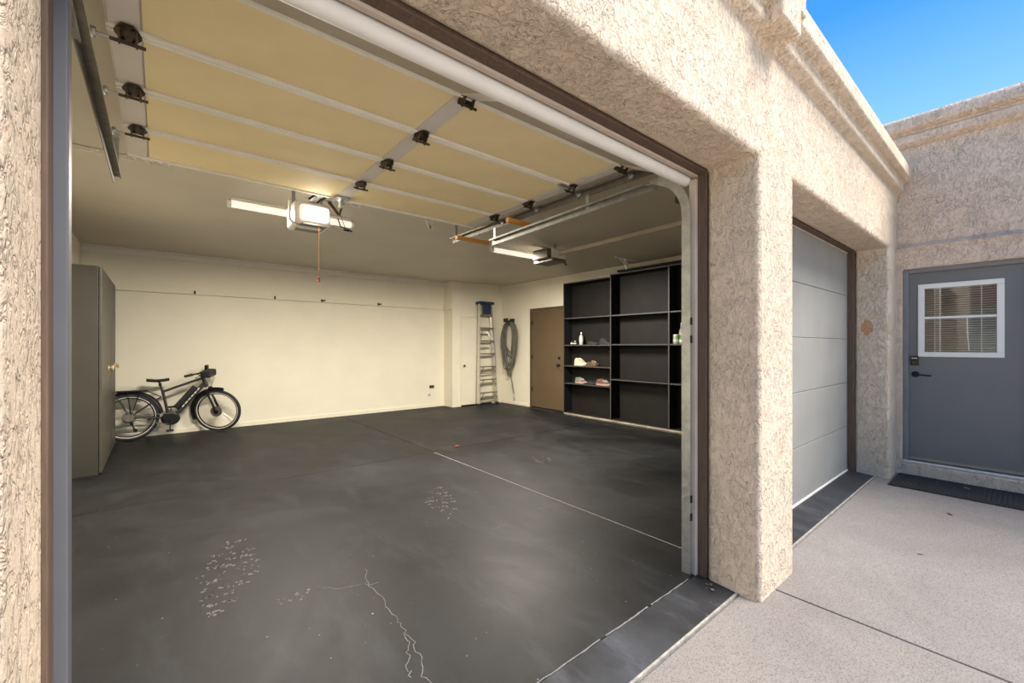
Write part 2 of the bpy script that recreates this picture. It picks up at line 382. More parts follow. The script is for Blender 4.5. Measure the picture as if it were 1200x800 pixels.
for a,b,c,d in ((wy0-.01,wy1+.01,wz1-t,wz1+.01),(wy0-.01,wy1+.01,wz0-.01,wz0+t),(wy0-.01,wy0+t,wz0+t,wz1-t),(wy1-t,wy1+.01,wz0+t,wz1-t)): wf.box(dx0-.016, dx1+.01, a, b, c, d)
wf = wf.build('window_frame', WHITE, ed, bevel=.004)
MB().box(dx0-.006, dx0+.012, wy0+t, wy1-t, 1.69, 1.715).build('meeting_rail', WHITE, wf, bevel=.003)
MB().box(dx0+.006, dx0+.009, wy0+t, wy1-t, wz0+t, wz1-t).build('glass_pane', GLASS, wf)
sl_ = MB().add([(.010,-.255,-.004),(.010,.255,-.004),(-.010,.255,.004),(-.010,-.255,.004),(.010,-.255,-.003),(.010,.255,-.003),(-.010,.255,.005),(-.010,-.255,.005)],[(0,3,2,1),(4,5,6,7),(0,1,5,4),(1,2,6,5),(2,3,7,6),(3,0,4,7)])
base = None
for i in range(29):
    zz = wz0+t+.016+i*.0236; L = (dx0+.027-(EX+.09), .4575-.42, zz-DZ0)
    if base is None: base = sl_.build('blind_slat', WHITE, wf, local=True); base.location = L
    else: inst(base, wf, L)
for yy in (.64, .60, .30): MB().box(dx0+.014, dx0+.017, yy-.004, yy+.004, wz0+t, wz1-t).build('blind_ladder', WHITE, wf)
MB().tube([(dx0-.012, .40, 1.69), (dx0-.013, .398, 1.55), (dx0-.013, .385, 1.35)], .004, 6).build('blind_wand', WHITE, wf)
kp = MB().box(dx0-.03, dx0, .765, .826, 1.185, 1.285).build('deadbolt_keypad', BLACK, ed, bevel=.006)
for i in range(3): MB().box(dx0-.033, dx0-.028, .776+i*.015, .787+i*.015, 1.258, 1.270).build('key_button', ALU, kp)
MB().lathe([(.019,-.042),(.021,-.03),(.021,-.028)], (dx0, .7955, 1.215), 'x').build('lock_cylinder', HING, kp, smooth=True)
lv = MB().lathe([(.020,-.022),(.028,-.016),(.033,-.004),(.033,0)], (dx0, .79, 1.085), 'x', 20).build('lever_rose', BLACK, ed, smooth=True)
MB().tube([(dx0-.018,.79,1.085),(dx0-.05,.785,1.085),(dx0-.055,.75,1.083),(dx0-.055,.69,1.078),(dx0-.052,.66,1.077)], .008, 8).build('lever', BLACK, lv, smooth=True)
# mat
mt = thing('door_mat', 'black ribbed rubber mat on the concrete below the entry door', 'mat', (6.03, .35, -.022))
MB().box(5.74, 6.345, -.42, .915, -.022, -.010).build('mat_base', MATM, mt, bevel=.004)
rb = MB().box(-.285, .285, -.009, .009, 0, .005); b0 = None
for i in range(40):
    y = -.385+i*.0325
    if b0 is None: b0 = rb.build('mat_rib', MATM, mt, local=True); b0.location = (.012, y-.35, .012)
    else: inst(b0, mt, (.012, y-.35, .012))
# leaves and litter
def leaf(x, y, s, a, lab, mat):
    m = MB().poly([(0,0),(.3*s,.12*s),(.7*s,.1*s),(s,0),(.7*s,-.12*s),(.3*s,-.1*s)], 'z', 0, .002)
    m.v = [(p[0], p[1], p[2]+abs(p[1])*.5+.002) for p in m.v]
    o = m.build('dry_leaf', mat); o.location = (x, y, -.0225 if x > 5 and x < 5.7 or x < 5 else -.006); o.rotation_euler = (0,0,a); tag(o, lab, 'leaf')
DRYL = M('dry_leaf_brown', (.10,.06,.035), .8)
leaf(5.11,.40,.07,.6,'small curled dark dry leaf on the concrete away from the mat', DRYL)
leaf(4.0,.45,.035,2,'tiny dark leaf scrap beside the pillar base', DRYL)
leaf(6.12,.36,.05,1.2,'pale dry leaf lying on the black door mat', M('pale_leaf', (.55,.47,.38), .8))

# ================================================================== interior shell
struct(MB().box(LW-.12, LW, RY, BW+.1, -.1, CZ).build('wall_left', WALL), 'cream painted garage side wall behind the cabinet')
wb = struct(MB().box(LW, CLX+.05, BW, BW+.1, -.1, CZ).build('wall_back', WALL), 'cream painted back wall behind the bicycle')
struct(MB().box(CLX, RW+.05, CLY, BW+.1, -.1, CZ).build('wall_closet', WALL, bevel=.008), 'cream closet bump-out behind the ladder')
struct(MB().box(RW, RW+.12, RY, BW+.1, -.1, CZ).build('wall_right', WALL), 'cream side wall behind the hose and shelving')
struct(MB().box(LW-.1, RW+.1, RY-.02, BW+.1, CZ, CZ+.12).build('ceiling', CEIL), 'taupe painted garage ceiling')
ip = [(LW-.1,-.1),(XL-.03,-.1),(XL-.03,HZ+.06),(XR+.03,HZ+.06),(XR+.03,-.1),(X2-.03,-.1),(X2-.03,HZ+.06),(X3+.03,HZ+.06),(X3+.03,-.1),(RW+.1,-.1),(RW+.1,CZ+.1),(LW-.1,CZ+.1)]
struct(grid_wall(ip, RY-.01, RY+.045).build('wall_front_inner', WALL), 'inside face of the garage front wall')
# back wall trims
struct(MB().poly([(BW+.02,CZ),(BW-.09,CZ),(BW-.09,CZ-.022),(BW-.03,CZ-.028),(BW-.03,CZ-.10),(BW+.02,CZ-.105)], 'x', LW, CLX).build('trim_6', WHITE), 'cream crown board at the top of the back wall')
struct(MB().box(CLX-.02, RW, CLY-.04, CLY+.01, CZ-.02, CZ).build('trim_7', WHITE), 'cream crown strip above the closet wall')
struct(MB().box(LW, CLX, BW-.045, BW+.01, 2.235, 2.35).build('trim_8', WALL, bevel=.004), 'cream hook rail along the back wall')
struct(MB().box(CLX-.045, CLX+.01, CLY-.02, BW, 2.235, 2.35).build('trim_9', WALL, bevel=.004), 'cream hook rail return on the closet side')
struct(MB().box(LW, CLX, BW-.015, BW+.01, 0, .07).build('baseboard_back', WALL, bevel=.003))
struct(MB().box(RW-.012, RW+.01, 7.26, CLY, 0, .06).build('baseboard_right', WALL, bevel=.003))
def hook(x, lab, dbl=False):
    m = MB().box(x-.012, x+.012, BW-.054, BW-.045, 2.24, 2.29)
    m.tube([(x,BW-.05,2.275),(x,BW-.08,2.262),(x,BW-.085,2.275),(x,BW-.085,2.295)], .006, 6)
    if dbl: m.tube([(x+.05,BW-.05,2.275),(x+.05,BW-.08,2.262),(x+.05,BW-.085,2.275),(x+.05,BW-.085,2.295)], .006, 6).box(x, x+.06, BW-.054, BW-.045, 2.255, 2.28)
    tag(m.build('wall_hook', BLACK), lab, 'hook', 'hooks on the back wall rail')
hook(.45, 'small dark hook on the back rail above the bicycle handlebar')
hook(1.61, 'small dark single hook on the back rail between bicycle and first double hook')
hook(2.41, 'dark double hook midway along the cream back rail', True)
hook(3.53, 'dark double hook on the back rail nearest the closet corner', True)
op = thing('wall_outlet', 'small dark double outlet low on the back wall near the closet corner', 'outlet', (4.81, BW, .44))
MB().box(4.75, 4.87, BW-.012, BW, .43, .50).build('cover_plate', GREYH, op, bevel=.003)
for x in (4.782, 4.838): MB().lathe([(.018,-.018),(.022,-.012),(.022,-.01)], (x, BW, .465), 'y', 12).build('socket', BLACK, op)
MB().tube([(4.70,BW-.01,.28),(4.76,BW-.04,.30),(4.74,BW-.03,.33)], .008, 6).build('spigot', ALU, op)
# closet door (flush) on the bump-out
c2 = sempty('door_2', (5.80, CLY, 0), 'narrow cream closet door partly behind the ladder')
MB().box(5.36, 6.24, CLY-.012, CLY+.01, .03, 2.06).build('door_leaf', WALL, c2, bevel=.003)
for a,b,c,d in ((5.30,5.352,0,2.12),(6.248,6.30,0,2.12),(5.352,6.248,2.068,2.12)): MB().box(a,b,CLY-.02,CLY+.01,c,d).build('casing', WALL, c2, bevel=.003)
MB().lathe([(.010,0),(.010,-.03),(.022,-.038),(.026,-.05),(.018,-.062)], (5.42, CLY-.012, .94), 'y').build('door_knob', HING, c2, smooth=True)
MB().box(5.36, 6.24, CLY-.013, CLY, .002, .028).build('door_gap', BLACK, c2)
# brown door on the right wall
c1 = sempty('door_1', (RW, 6.75, 0), 'flat brown door on the right wall beside the shelving')
for a,b,c,d in ((6.15,6.21,0,2.24),(7.20,7.25,0,2.24),(6.21,7.20,2.19,2.24)): MB().box(RW-.025,RW+.01,a,b,c,d).build('door_frame', IFRAME, c1, bevel=.004)
MB().box(RW-.012, RW+.01, 6.215, 7.195, .03, 2.185).build('door_leaf', IDOOR, c1, bevel=.003)
MB().box(RW-.018, RW, 6.215, 7.195, .0, .028).build('door_sweep', BLACK, c1)
for z in (.42, 1.15, 1.92): MB().box(RW-.022, RW-.012, 7.16, 7.20, z-.05, z+.05).build('hinge', BLACK, c1, bevel=.003)
MB().lathe([(.028,0),(.028,-.012),(.012,-.02),(.012,-.04),(.027,-.05),(.029,-.065),(.016,-.078)], (RW-.012, 6.33, .99), 'x').build('door_knob', BLACK, c1, smooth=True)
MB().lathe([(.03,0),(.03,-.018),(.02,-.024)], (RW-.012, 6.33, 1.14), 'x').build('deadbolt', BLACK, c1, smooth=True)
tag(MB().box(6.40, 6.53, 6.35, 7.1, 0, .008).build('floor_mat', BLACKM, bevel=.002), 'thin dark strip mat on the floor before the brown door', 'mat')

# ================================================================== raised garage door
GX0, GX1, GZ = -.16, 2.55, 2.65
gd = thing('garage_door', 'open sectional garage door with cream panels hanging below the ceiling', 'garage door', (1.195, 2.5, GZ), world=False)
SW = (GX1-GX0)/2; SLn = .487
body = MB().box(-SW, SW, 0, SLn-.006, .012, .048)
sec = body.build('door_section', STILE, gd)
inf = MB().box(0, SW-.16, .026, SLn-.032, .004, .014).build('infill_panel', YEL, sec, bevel=.002)
inf.location = (-SW+.11, 0, 0); inf2 = inst(inf, sec, (.05, 0, 0))
rl = MB().box(-SW, SW, 0, .018, -.008, .014).build('section_rail', RAILW, sec, bevel=.004); rl2 = inst(rl, sec, (0, SLn-.024, 0))
stl = MB().box(-.048, .048, .014, SLn-.02, .002, .013).build('stile', STILE, sec, bevel=.002)
stl.location = (0,0,0); st2 = inst(stl, sec, (-SW+.055,0,0)); st3 = inst(stl, sec, (SW-.055,0,0))
parts = [inf, inf2, rl, rl2, stl, st2, st3]
ys = [1.80+.490*i for i in range(4)]
for i, y in enumerate(ys):
    if i == 0: s = sec; s.location = (0, y-2.5, 0)
    else:
        s = inst(sec, gd, (0, y-2.5, 0))
        for p in parts: q = p.copy(); COL.objects.link(q); q.parent = s
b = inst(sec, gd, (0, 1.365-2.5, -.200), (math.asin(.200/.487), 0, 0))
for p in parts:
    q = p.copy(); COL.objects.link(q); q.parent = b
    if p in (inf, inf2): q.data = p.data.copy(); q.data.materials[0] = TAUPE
sm = MB(); pr_ = [(.034*math.cos(a*math.pi/8), .036*math.sin(a*math.pi/8)) for a in range(16)]
sm.sweep(pr_, [(-SW+.01,1.362-2.5,-.222),(SW-.015,1.362-2.5,-.222)]).build('bottom_seal', SEAL, gd, smooth=True)
MB().bar((-SW+.01,1.375-2.5,-.19),(SW-.015,1.375-2.5,-.19),.014,.03).build('seal_retainer', GALV, gd)
# hinges: wedge bracket, pin and roller stub
def hinge_mesh(wd):
    m = MB()
    h = wd/2
    m.poly([(-h,-.012),(-h*.45,-.062),(h*.45,-.062),(h,-.012),(h,.012),(h*.45,.062),(-h*.45,.062),(-h,.012)], 'z', -.006, 0)
    for s in (-1, 1): m.poly([(-.035,-.005),(.035,-.005),(.010,-.05),(-.010,-.05)], 'x', s*h*.62-.003, s*h*.62+.003)
    m.tube([(-wd/2-.012,0,-.042),(wd/2+.012,0,-.042)], .007, 8)
    for y in (-.04, .04):
        for x in (-.2*wd, .2*wd): m.lathe([(.008,-.013),(.008,-.006)], (x,y,0), 'z', 6)
    return m
h0 = None
for y in ys[0:4]:
    for x in (-SW+.065, 0, SW-.065):
        L = (x, y-.003-2.5, -.004)
        if h0 is None: h0 = hinge_mesh(.085).build('hinge', HING, gd); h0.location = L
        else: inst(h0, gd, L)
        if x: 
            sgn = 1 if x > 0 else -1
            MB().tube([(x,L[1],-.044),(x+sgn*.10,L[1],-.044)], .006, 6).lathe([(.020,-.008),(.022,0),(.020,.008)], (x+sgn*.10, L[1], -.044), 'x', 12).build('roller', GALV, gd)
MB().box(-.06,.06,1.16,1.27,-.012,.0).box(-.012,-.004,1.20,1.27,-.07,0).box(.004,.012,1.20,1.27,-.07,0).build('opener_bracket', GALV, gd)
MB().box(SW-.20,SW-.04,-.235,-.20,-.02,.0).tube([(SW-.20,-.217,-.03),(SW-.02,-.217,-.03)], .007, 6).build('slide_lock', GALV, gd)

# ================================================================== tracks
CP = [(-.02,-.028),(-.015,-.028),(-.015,.022),(.02,.022),(.02,.012),(.025,.012),(.025,.028),(-.02,.028)]
def arc(y, z, r, a0, a1, x, n=10): return [(x, y+r*math.cos(R(a0+(a1-a0)*i/n)), z+r*math.sin(R(a0+(a1-a0)*i/n))) for i in range(n+1)]
def track(x, sgn, lab, matv, math_, lowend=3.45):
    t = thing('door_track', lab, 'track', (x, 1.335, 0), 'garage door tracks')
    pf = [(a*(-sgn), b) for a, b in CP]
    MB().sweep(pf, [(x,1.343,0),(x,1.343,2.215)] , (0,1,0)).build('vertical_rail', matv, t)
    MB().sweep(pf, arc(1.343+.27, 2.215, .27, 180, 88, x), (0,1,0)).build('curved_rail', matv, t)
    MB().sweep(pf, [(x,1.60,2.486),(x,lowend,2.44)], (0,0,1)).build('lower_rail', GALVM, t)
    MB().sweep(pf, [(x,1.62,2.60),(x,4.20,2.60)], (0,0,1)).build('upper_rail', math_, t)
    for z in (.35, .46, 1.44, 1.55): MB().box(x-.012*sgn-.012, x-.012*sgn+.012, 1.3115, 1.3145, z-.022, z+.022).build('bolt_slot', BLACK, t)
    for z in (.20, 1.5, 2.05): MB().box(*sorted((x, x+sgn*.06)), 1.36, 1.372, z-.05, z+.05).build('jamb_bracket', GALV, t)
    for y in ((2.2, 3.4) if lowend > 3 else (2.0,)): MB().bar((x+sgn*.01,y,2.47),(x+sgn*.01,y,2.58),.03,.004,(1,0,0)).build('hanger_strap', GALV, t)
    MB().bar((x,4.10,2.62),(x,4.10,CZ),.032,.004,(0,1,0)).bar((x,3.95,CZ-.003),(x,4.25,CZ-.003),.03,.004).build('hanger_strap', GALV, t)
    return t
TX0, TX1 = -.235, 2.522
tr = track(TX1+.055, 1, 'pale galvanised door track beside the stucco pillar between the doorways', GALV, GALVD)
tl = track(TX0, -1, 'dark greasy door track along the cabinet side of the open doorway', GALVD, GALVD, 2.1)
for ch in tr.children:
    if ch.name.startswith(('vertical', 'curved', 'bolt', 'jamb')): ch.location.x -= .055
MB().lathe([(.035,-.02),(.012,-.012),(.012,.012),(.035,.02)], (TX1+.03, 1.40, 2.33), 'x', 16).build('cable_pulley', HING, tr)
# perforated ceiling angles
def perf(x0, x1, y, lab, z=CZ):
    m = MB(); z1 = z; z0 = z-.036; yb = y
    for a, b in ((z0, z0+.010), (z1-.010, z1)): m.box(x0, x1, yb, yb+.003, a, b)
    n = int((x1-x0)/.05)
    for i in range(n+1):
        xx = x0+(x1-x0-.03)*i/n; m.box(xx, xx+.03, yb, yb+.003, z0+.010, z1-.010)
    m.box(x0, x1, yb, yb+.035, z1-.003, z1)
    return tag(m.build('perforated_angle', WHITE), lab, 'angle iron', 'perforated angles on the ceiling')
perf(-.70, .10, 4.42, 'white perforated steel angle on the ceiling above the dark greasy track')
perf(1.02, 1.62, 4.42, 'white perforated steel angle on the ceiling above the white opener')
perf(1.95, 2.62, 4.12, 'white perforated steel angle on the ceiling above the galvanised track end')
def vbr(x, y, lab):
    m = MB().bar((x,y,CZ),(x+.0,y,CZ-.20),.03,.005,(0,1,0)).bar((x-.12,y,CZ),(x,y,CZ-.19),.03,.005,(0,1,0)).box(x-.14,x+.08,y-.02,y+.02,CZ-.004,CZ)
    tag(m.build('ceiling_bracket', WHITE, bevel=.001), lab, 'bracket', 'white ceiling brackets')
vbr(2.28, 4.15, 'white triangular steel bracket hanging beside the galvanised track end')
vbr(2.86, 4.05, 'white bent steel bracket hanging above the orange wood block')
m = MB().box(5.78,6.32,4.30,4.34,CZ-.02,CZ).bar((6.05,4.32,CZ-.01),(6.10,4.32,CZ-.17),.05,.03,(0,1,0)).bar((5.9,4.32,CZ-.02),(6.08,4.32,CZ-.12),.03,.02,(0,1,0))
tag(m.build('ceiling_bracket', WHITE, bevel=.003), 'white T-shaped ceiling bracket above the black shelving', 'bracket', 'white ceiling brackets')
# pine blocks between the two rails
tag(MB().box(2.44,2.86,3.86,3.905,2.535,2.575).build('wood_block', ORNG, bevel=.003), 'orange pine batten under the end of the upper track', 'batten', 'pine battens by the track')
tag(MB().box(2.46,2.80,3.02,3.065,2.535,2.575).build('wood_block', ORNG, bevel=.003), 'orange pine batten midway along the galvanised door track', 'batten', 'pine battens by the track')

# ================================================================== openers
def area(name, loc, sx_, sy_, wts, col=(1,.92,.78)):
    l = bpy.data.lights.new(name, 'AREA'); l.shape = 'RECTANGLE'; l.size = sx_; l.size_y = sy_; l.energy = wts; l.color = col
    o = bpy.data.objects.new(name, l); COL.objects.link(o); o.location = loc; return o
o1 = thing('garage_door_opener', 'white garage door opener with added lens glow and a red pull cord', 'opener', (1.04, 4.12, 2.44))
MB().box(.90,1.19,4.00,4.32,2.46,2.66).build('motor_housing', PLAST, o1, bevel=.02, seg=3)
MB().box(.925,1.17,3.93,4.002,2.475,2.62).build('lamp_lens', emit('white_lens_glow', (1,.95,.86), .3), o1, bevel=.03, seg=4, smooth=True)  # glow put into the white lens; the lamp itself is off
MB().poly([(.86,2.66),(.875,2.66),(.875,2.50),(.92,2.45),(1.12,2.45),(1.12,2.435),(.912,2.435),(.86,2.495)], 'y', 4.04, 4.08).build('mount_strap', WHITE, o1, bevel=.002)
MB().box(.95,1.15,3.96,4.25,2.45,2.462).build('vent_grille', GALVD, o1)
for x in (.93, 1.16): MB().bar((x,4.2,2.64),(x,4.2,CZ),.03,.004,(0,1,0)).build('hanger', GALV, o1)
MB().box(1.02,1.07,3.80,4.02,2.655,2.675).build('rail_end', GALVD, o1)
MB().bar((1.10,3.72,2.60),(1.13,3.90,2.665),.03,.012).bar((1.14,3.90,2.665),(1.22,3.86,2.545),.028,.01,(0,1,0)).bar((1.22,3.86,2.545),(1.24,3.80,2.66),.018,.012,(0,1,0)).build('door_arm', HING, o1)
MB().bar((.98,3.86,2.63),(1.06,3.76,2.70),.03,.02).bar((1.05,3.88,2.62),(1.12,3.76,2.70),.02,.02).build('trolley', BLACK, o1)
MB().tube([(1.22,3.9,2.53),(1.25,3.92,2.47),(1.30,3.93,2.45),(1.36,3.93,2.44)], .006, 6).tube([(1.24,3.92,2.60),(1.30,3.93,2.45)], .003, 5).ball((1.31,3.93,2.445),.022,8,5,(1.8,1,.5)).build('release_cord', BLACK, o1)
pc = MB().tube([(1.085,3.98,2.46),(1.085,3.98,2.01)], .0028, 6).build('pull_cord', M('tan_cord', (.50,.26,.12), .7), o1)
MB().lathe([(.004,.02),(.009,.014),(.011,0),(.009,-.014),(.014,-.018),(.014,-.024)], (1.085,3.98,1.985), 'z', 10).build('pull_handle', M('red_plastic', (.45,.06,.02), .4), o1, smooth=True)
pl = bpy.data.lights.new('opener_fill', 'POINT'); pl.energy = FILL_W; pl.shadow_soft_size = .05; pl.color = (1,.90,.74)  # small fill light added in front of the unlit opener lens
po = bpy.data.objects.new('opener_fill', pl); COL.objects.link(po); po.location = (1.05, 3.86, 2.52)
o2 = thing('garage_door_opener', 'small beige opener with dark base on a long rail above the closed door', 'opener', (4.35, 4.35, 2.58))
MB().box(4.28,4.55,4.28,4.62,2.645,2.79).build('motor_housing', PLAST, o2, bevel=.012, seg=3)
MB().box(4.26,4.54,4.26,4.64,2.60,2.648).build('vent_grille', GALVD, o2, bevel=.01)
MB().box(4.20,4.283,4.30,4.60,2.64,2.78).build('lamp_cover', M('smoked_lens', (.09,.075,.05), .25), o2, bevel=.01)
for y in (4.36, 4.56): MB().bar((4.42,y,2.78),(4.42,y,CZ),.03,.004,(0,1,0)).build('hanger', GALV, o2)
MB().box(4.10,4.60,4.45,4.48,2.815,2.835).build('cross_bar', WHITE, o2)
MB().bar((4.42,4.30,2.72),(4.42,1.36,2.76),.045,.05).build('drive_rail', M('beige_rail', (.50,.41,.30), .5), o2, bevel=.004)
MB().bar((4.42,1.45,2.73),(4.42,1.36,2.52),.03,.012,(1,0,0)).build('door_arm', GALVD, o2)
MB().tube([(4.48,4.28,2.62),(4.50,4.24,2.57),(4.53,4.24,2.56),(4.52,4.26,2.61)], .006, 6).build('release_cord', BLACK, o2)
# tube lights
def tube_light(x0, x1, y, lab):
    t = thing('tube_light', lab, 'ceiling light', ((x0+x1)/2, y, CZ))
    MB().box(x0+.03, x1-.03, y-.035, y+.035, CZ-.035, CZ).build('batten_housing', WHITE, t, bevel=.006)
    pts = [(x0+.02+(x1-x0-.04)*i/6, y, CZ-.062) for i in range(7)]
    MB().tube(pts, .036, 14).build('tube_diffuser', emit('tube_diffuser', (1,.92,.78), .55), t, smooth=True)
    for a in (x0, x1-.03): MB().tube([(a,y,CZ-.062),(a+.03,y,CZ-.062)], .042, 14).build('end_cap', PLAST, t, bevel=.004)
    area('tube_lamp', ((x0+x1)/2, y, CZ-.105), x1-x0-.1, .05, TUBE_W)
tube_light(.52, 1.75, 5.03, 'white tube light on the ceiling behind the white opener')
tube_light(3.74, 4.95, 5.0, 'white tube light on the ceiling behind the beige opener')

# ================================================================== second garage door (closed)
g2 = thing('garage_door', 'closed flat grey sectional garage door between the stucco pillars', 'garage door', (4.54, 1.30, 0))
for i in range(5):
    z0 = .012+i*.488
    MB().box(X2-.02, X3+.02, 1.297, 1.34, z0, z0+.484).build('door_section', GDOOR, g2, bevel=.004)
MB().box(X2, X3, 1.288, 1.33, -.012, .014).build('bottom_seal', SEAL, g2, bevel=.003)
MB().box(X3-.032, X3+.01, RY+.002, 1.296, -.01, HZ).build('side_stop', BROWN, g2, bevel=.003)
pt = MB(); pp = []
for i in range(22):
    a = 2*math.pi*i/22; r = 1+random.uniform(-.22,.18); pp.append((1.13+.052*r*math.cos(a), 1.60+.080*r*math.sin(a)))
pt.poly(pp, 'x', X3-.004, X3+.003); o = pt.build('stucco_scar', RUST); tag(o, 'rust brown bare patch on the stucco reveal beside the closed garage door', 'patch')

# ================================================================== cabinet
cb = thing('storage_cabinet', 'tall dark grey two-door storage cabinet against the side wall', 'cabinet', (-.68, 7.38, 0))
MB().box(LW+.005, -.505, 6.40, 8.29, .0, 2.262).build('cabinet_body', CABM, cb, bevel=.004)
for y0, y1, ky in ((6.405, 7.48, 7.17), (7.53, 8.285, 8.05)):
    d = MB().box(-.502, -.478, y0, y1, .02, 2.255).build('cabinet_door', CABF, cb, bevel=.006)
    k = MB().lathe([(.034,0),(.034,.004),(.012,.008),(.012,.022),(.030,.030),(.034,.042),(.022,.052)], (-.478, ky, 1.13), 'x').build('knob', TAN, d, smooth=True)
    MB().box(-.479,-.474, ky-.012, ky+.012, 1.06, 1.20).build('back_plate', HING, d, bevel=.003)

# ================================================================== shelving
sh = thing('shelving_unit', 'tall black open shelving with three bays on the right wall', 'shelving', (6.42, 4.2, 0))
SX = 6.30; SB = RW-.004; SYs = [5.975, 4.815, 3.67, 2.55]; th = .022
tops = [2.66, 2.70, 2.70]
MB().box(SX+.03, SB, SYs[3], SYs[0], 0, .05).build('plinth', M('concrete_curb', (.33,.29,.24), .9), sh)
MB().box(SX-.004, SX+.03, SYs[3], SYs[0], .03, .055).build('base_strip', M('worn_strip', (.38,.33,.26), .7, var=.4, vs=9), sh)
for i, y in enumerate(SYs):
    zt = max(tops[max(0,i-1)], tops[min(i,2)])
    MB().box(SX, SB, y-th/2-(.0), y+th/2, .05, zt).build('side_panel', SHELF, sh)
    MB().box(SX-.002, SX, y-th/2, y+th/2, .05, zt).build('edge_band', SHEDGE, sh)
bz = [[.66,1.01,1.42,1.955],[.80,1.43,1.955],[.80,1.43,1.955]]
for i in range(3):
    a, b = SYs[i+1]+th/2, SYs[i]-th/2
    MB().box(SB-.008, SB, a, b, .05, tops[i]).build('back_panel', SHELF, sh)
    for z in [.07]+bz[i]+[tops[i]-.002]:
        s_ = MB().box(SX+.01, SB-.008, a, b, z-th, z).build('shelf_board', SHELF, sh)
        MB().box(SX+.004, SX+.01, a, b, z-th, z).build('edge_band', SHEDGE, s_)
tag(MB().box(SX-.05, SX+.12, 2.5, 4.64, 2.702, 2.735).build('loose_board', SHELF, bevel=.003), 'long dark plank lying on top of the black shelving', 'plank')

# shoes and bottles --------------------------------------------------
def shoe(L, W, Hh, x, y, z, yaw, upm, som, lcm, name, lab, grp, low=False):
    t = thing(name, lab, 'shoe', (x, y, z), grp, world=False, rot=(0,0,yaw))
    def outl(s, n=20):
        r = []
        for i in range(n):
            a = 2*math.pi*i/n; u = math.cos(a); v = math.sin(a)
            ww = W/2*(.80+.20*math.tanh(3*u-.2))*(1-.10*(u < -.3)); r.append((u*L/2*s, v*ww*s))
        return r
    b = outl(1); n = len(b)
    m = MB(); lv = [(0,1,0),(.3,1.02,.0),(1,1.0,0)]
    vs = []
    for h, s, _ in lv:
        for (u, v) in b: vs.append((u*s, v*s, h*Hh*.26 + (.008 if u > L*.36 else 0)))
    fs = [(i*n+j, i*n+(j+1)%n, (i+1)*n+(j+1)%n, (i+1)*n+j) for i in range(2) for j in range(n)] + [tuple(range(n))[::-1], tuple(2*n+j for j in range(n))]
    m.add(vs, fs).build('sole', som, t, smooth=True)
    m = MB(); vs = []; K = 5
    for k in range(K+1):
        f = k/K
        for (u, v) in b:
            q = u/(L/2)                                  # -1 heel .. 1 toe
            top = Hh*(.98 if q < -.35 else (.98-.62*(min(1,(q+.35)/1.05))**.8)) if not low else Hh*(.62 if q < -.5 else .45)
            s = 1-.42*f**2.2
            if f > .55: uu = u*s - L*.10*(f-.55)
            else: uu = u*s
            vs.append((uu, v*s*(1 if not f > .9 else .75), Hh*.24+(top-Hh*.24)*math.sin(f*math.pi/2)))
    fs = [(i*n+j, i*n+(j+1)%n, (i+1)*n+(j+1)%n, (i+1)*n+j) for i in range(K) for j in range(n)] + [tuple(K*n+j for j in range(n))]
    m.add(vs, fs).build('upper', upm, t, smooth=True)
    m = MB()
    for i in range(3):
        u = L*(.02+.075*i); m.tube([(u-.0,-W*.26,Hh*(.66-.10*i)),(u+.01,0,Hh*(.80-.12*i)),(u,W*.26,Hh*(.66-.10*i))], .005, 5)
    m.build('laces' if not low else 'strap', lcm, t)
    return t
SWH = M('cream_canvas', (.60,.52,.40), .8); SBR = M('brown_leather', (.085,.05,.03), .6); SPK = M('pink_sole', (.40,.25,.21), .7)
SDK = M('dark_knit', (.02,.02,.022), .8); SGR = M('grey_green_mesh', (.16,.19,.15), .8); SRD = M('dusty_red_mesh', (.13,.055,.045), .8); SWL = M('pale_lace', (.7,.66,.6), .7)
yaw = -math.pi/2
G = 'shoes on the black shelves'
def pair(yc, z, args, l1, l2, nm='sneaker', low=False, L=.27, Hh=.115):
    shoe(L, .095, Hh, SX+.085, yc, z, yaw+random.uniform(-.12,.12), *args, nm, l1, G, low)
    shoe(L, .095, Hh, SX+.188, yc+.03, z, yaw+random.uniform(-.12,.12), *args, nm, l2, G, low)
pair(5.62, 1.01, (SWH, SWH, SWL), 'cream canvas sneaker at the front edge, one shelf above the pink-soled shoes', 'cream canvas sneaker tucked behind its mate on the shelf', Hh=.15)
pair(5.32, 1.01, (SBR, SBR, TAN), 'low brown sandal beside the cream sneakers, shelf front', 'low brown sandal behind its mate beside the cream sneakers', 'sandal', True, .25, .13)
pair(5.62, .66, (SGR, SPK, SWL), 'grey green sneaker with pink sole on the lowest shoe shelf', 'grey green sneaker with pink sole set behind its mate')
pair(5.33, .66, (SDK, SDK, SDK), 'flat black shoe between the two pink-soled pairs, shelf front', 'flat black shoe behind its mate between pink-soled pairs', 'flat_shoe', True, .22, .09)
pair(5.05, .66, (SRD, SPK, SWL), 'dusty red sneaker with pink sole near the shelf divider', 'dusty red sneaker with pink sole behind its mate by the divider', L=.33)
pair(5.30, 1.42, (SDK, SDK, SDK), 'black slip-on shoe right of the white bottle, shelf front', 'black slip-on shoe behind its mate by the white bottle', 'slip_on_shoe', True, .26, .11)
pair(4.98, 1.42, (SDK, SDK, SDK), 'black ankle shoe on the top shoe shelf by the divider', 'black ankle shoe behind its mate on the top shoe shelf', 'ankle_shoe', False, .30, .12)
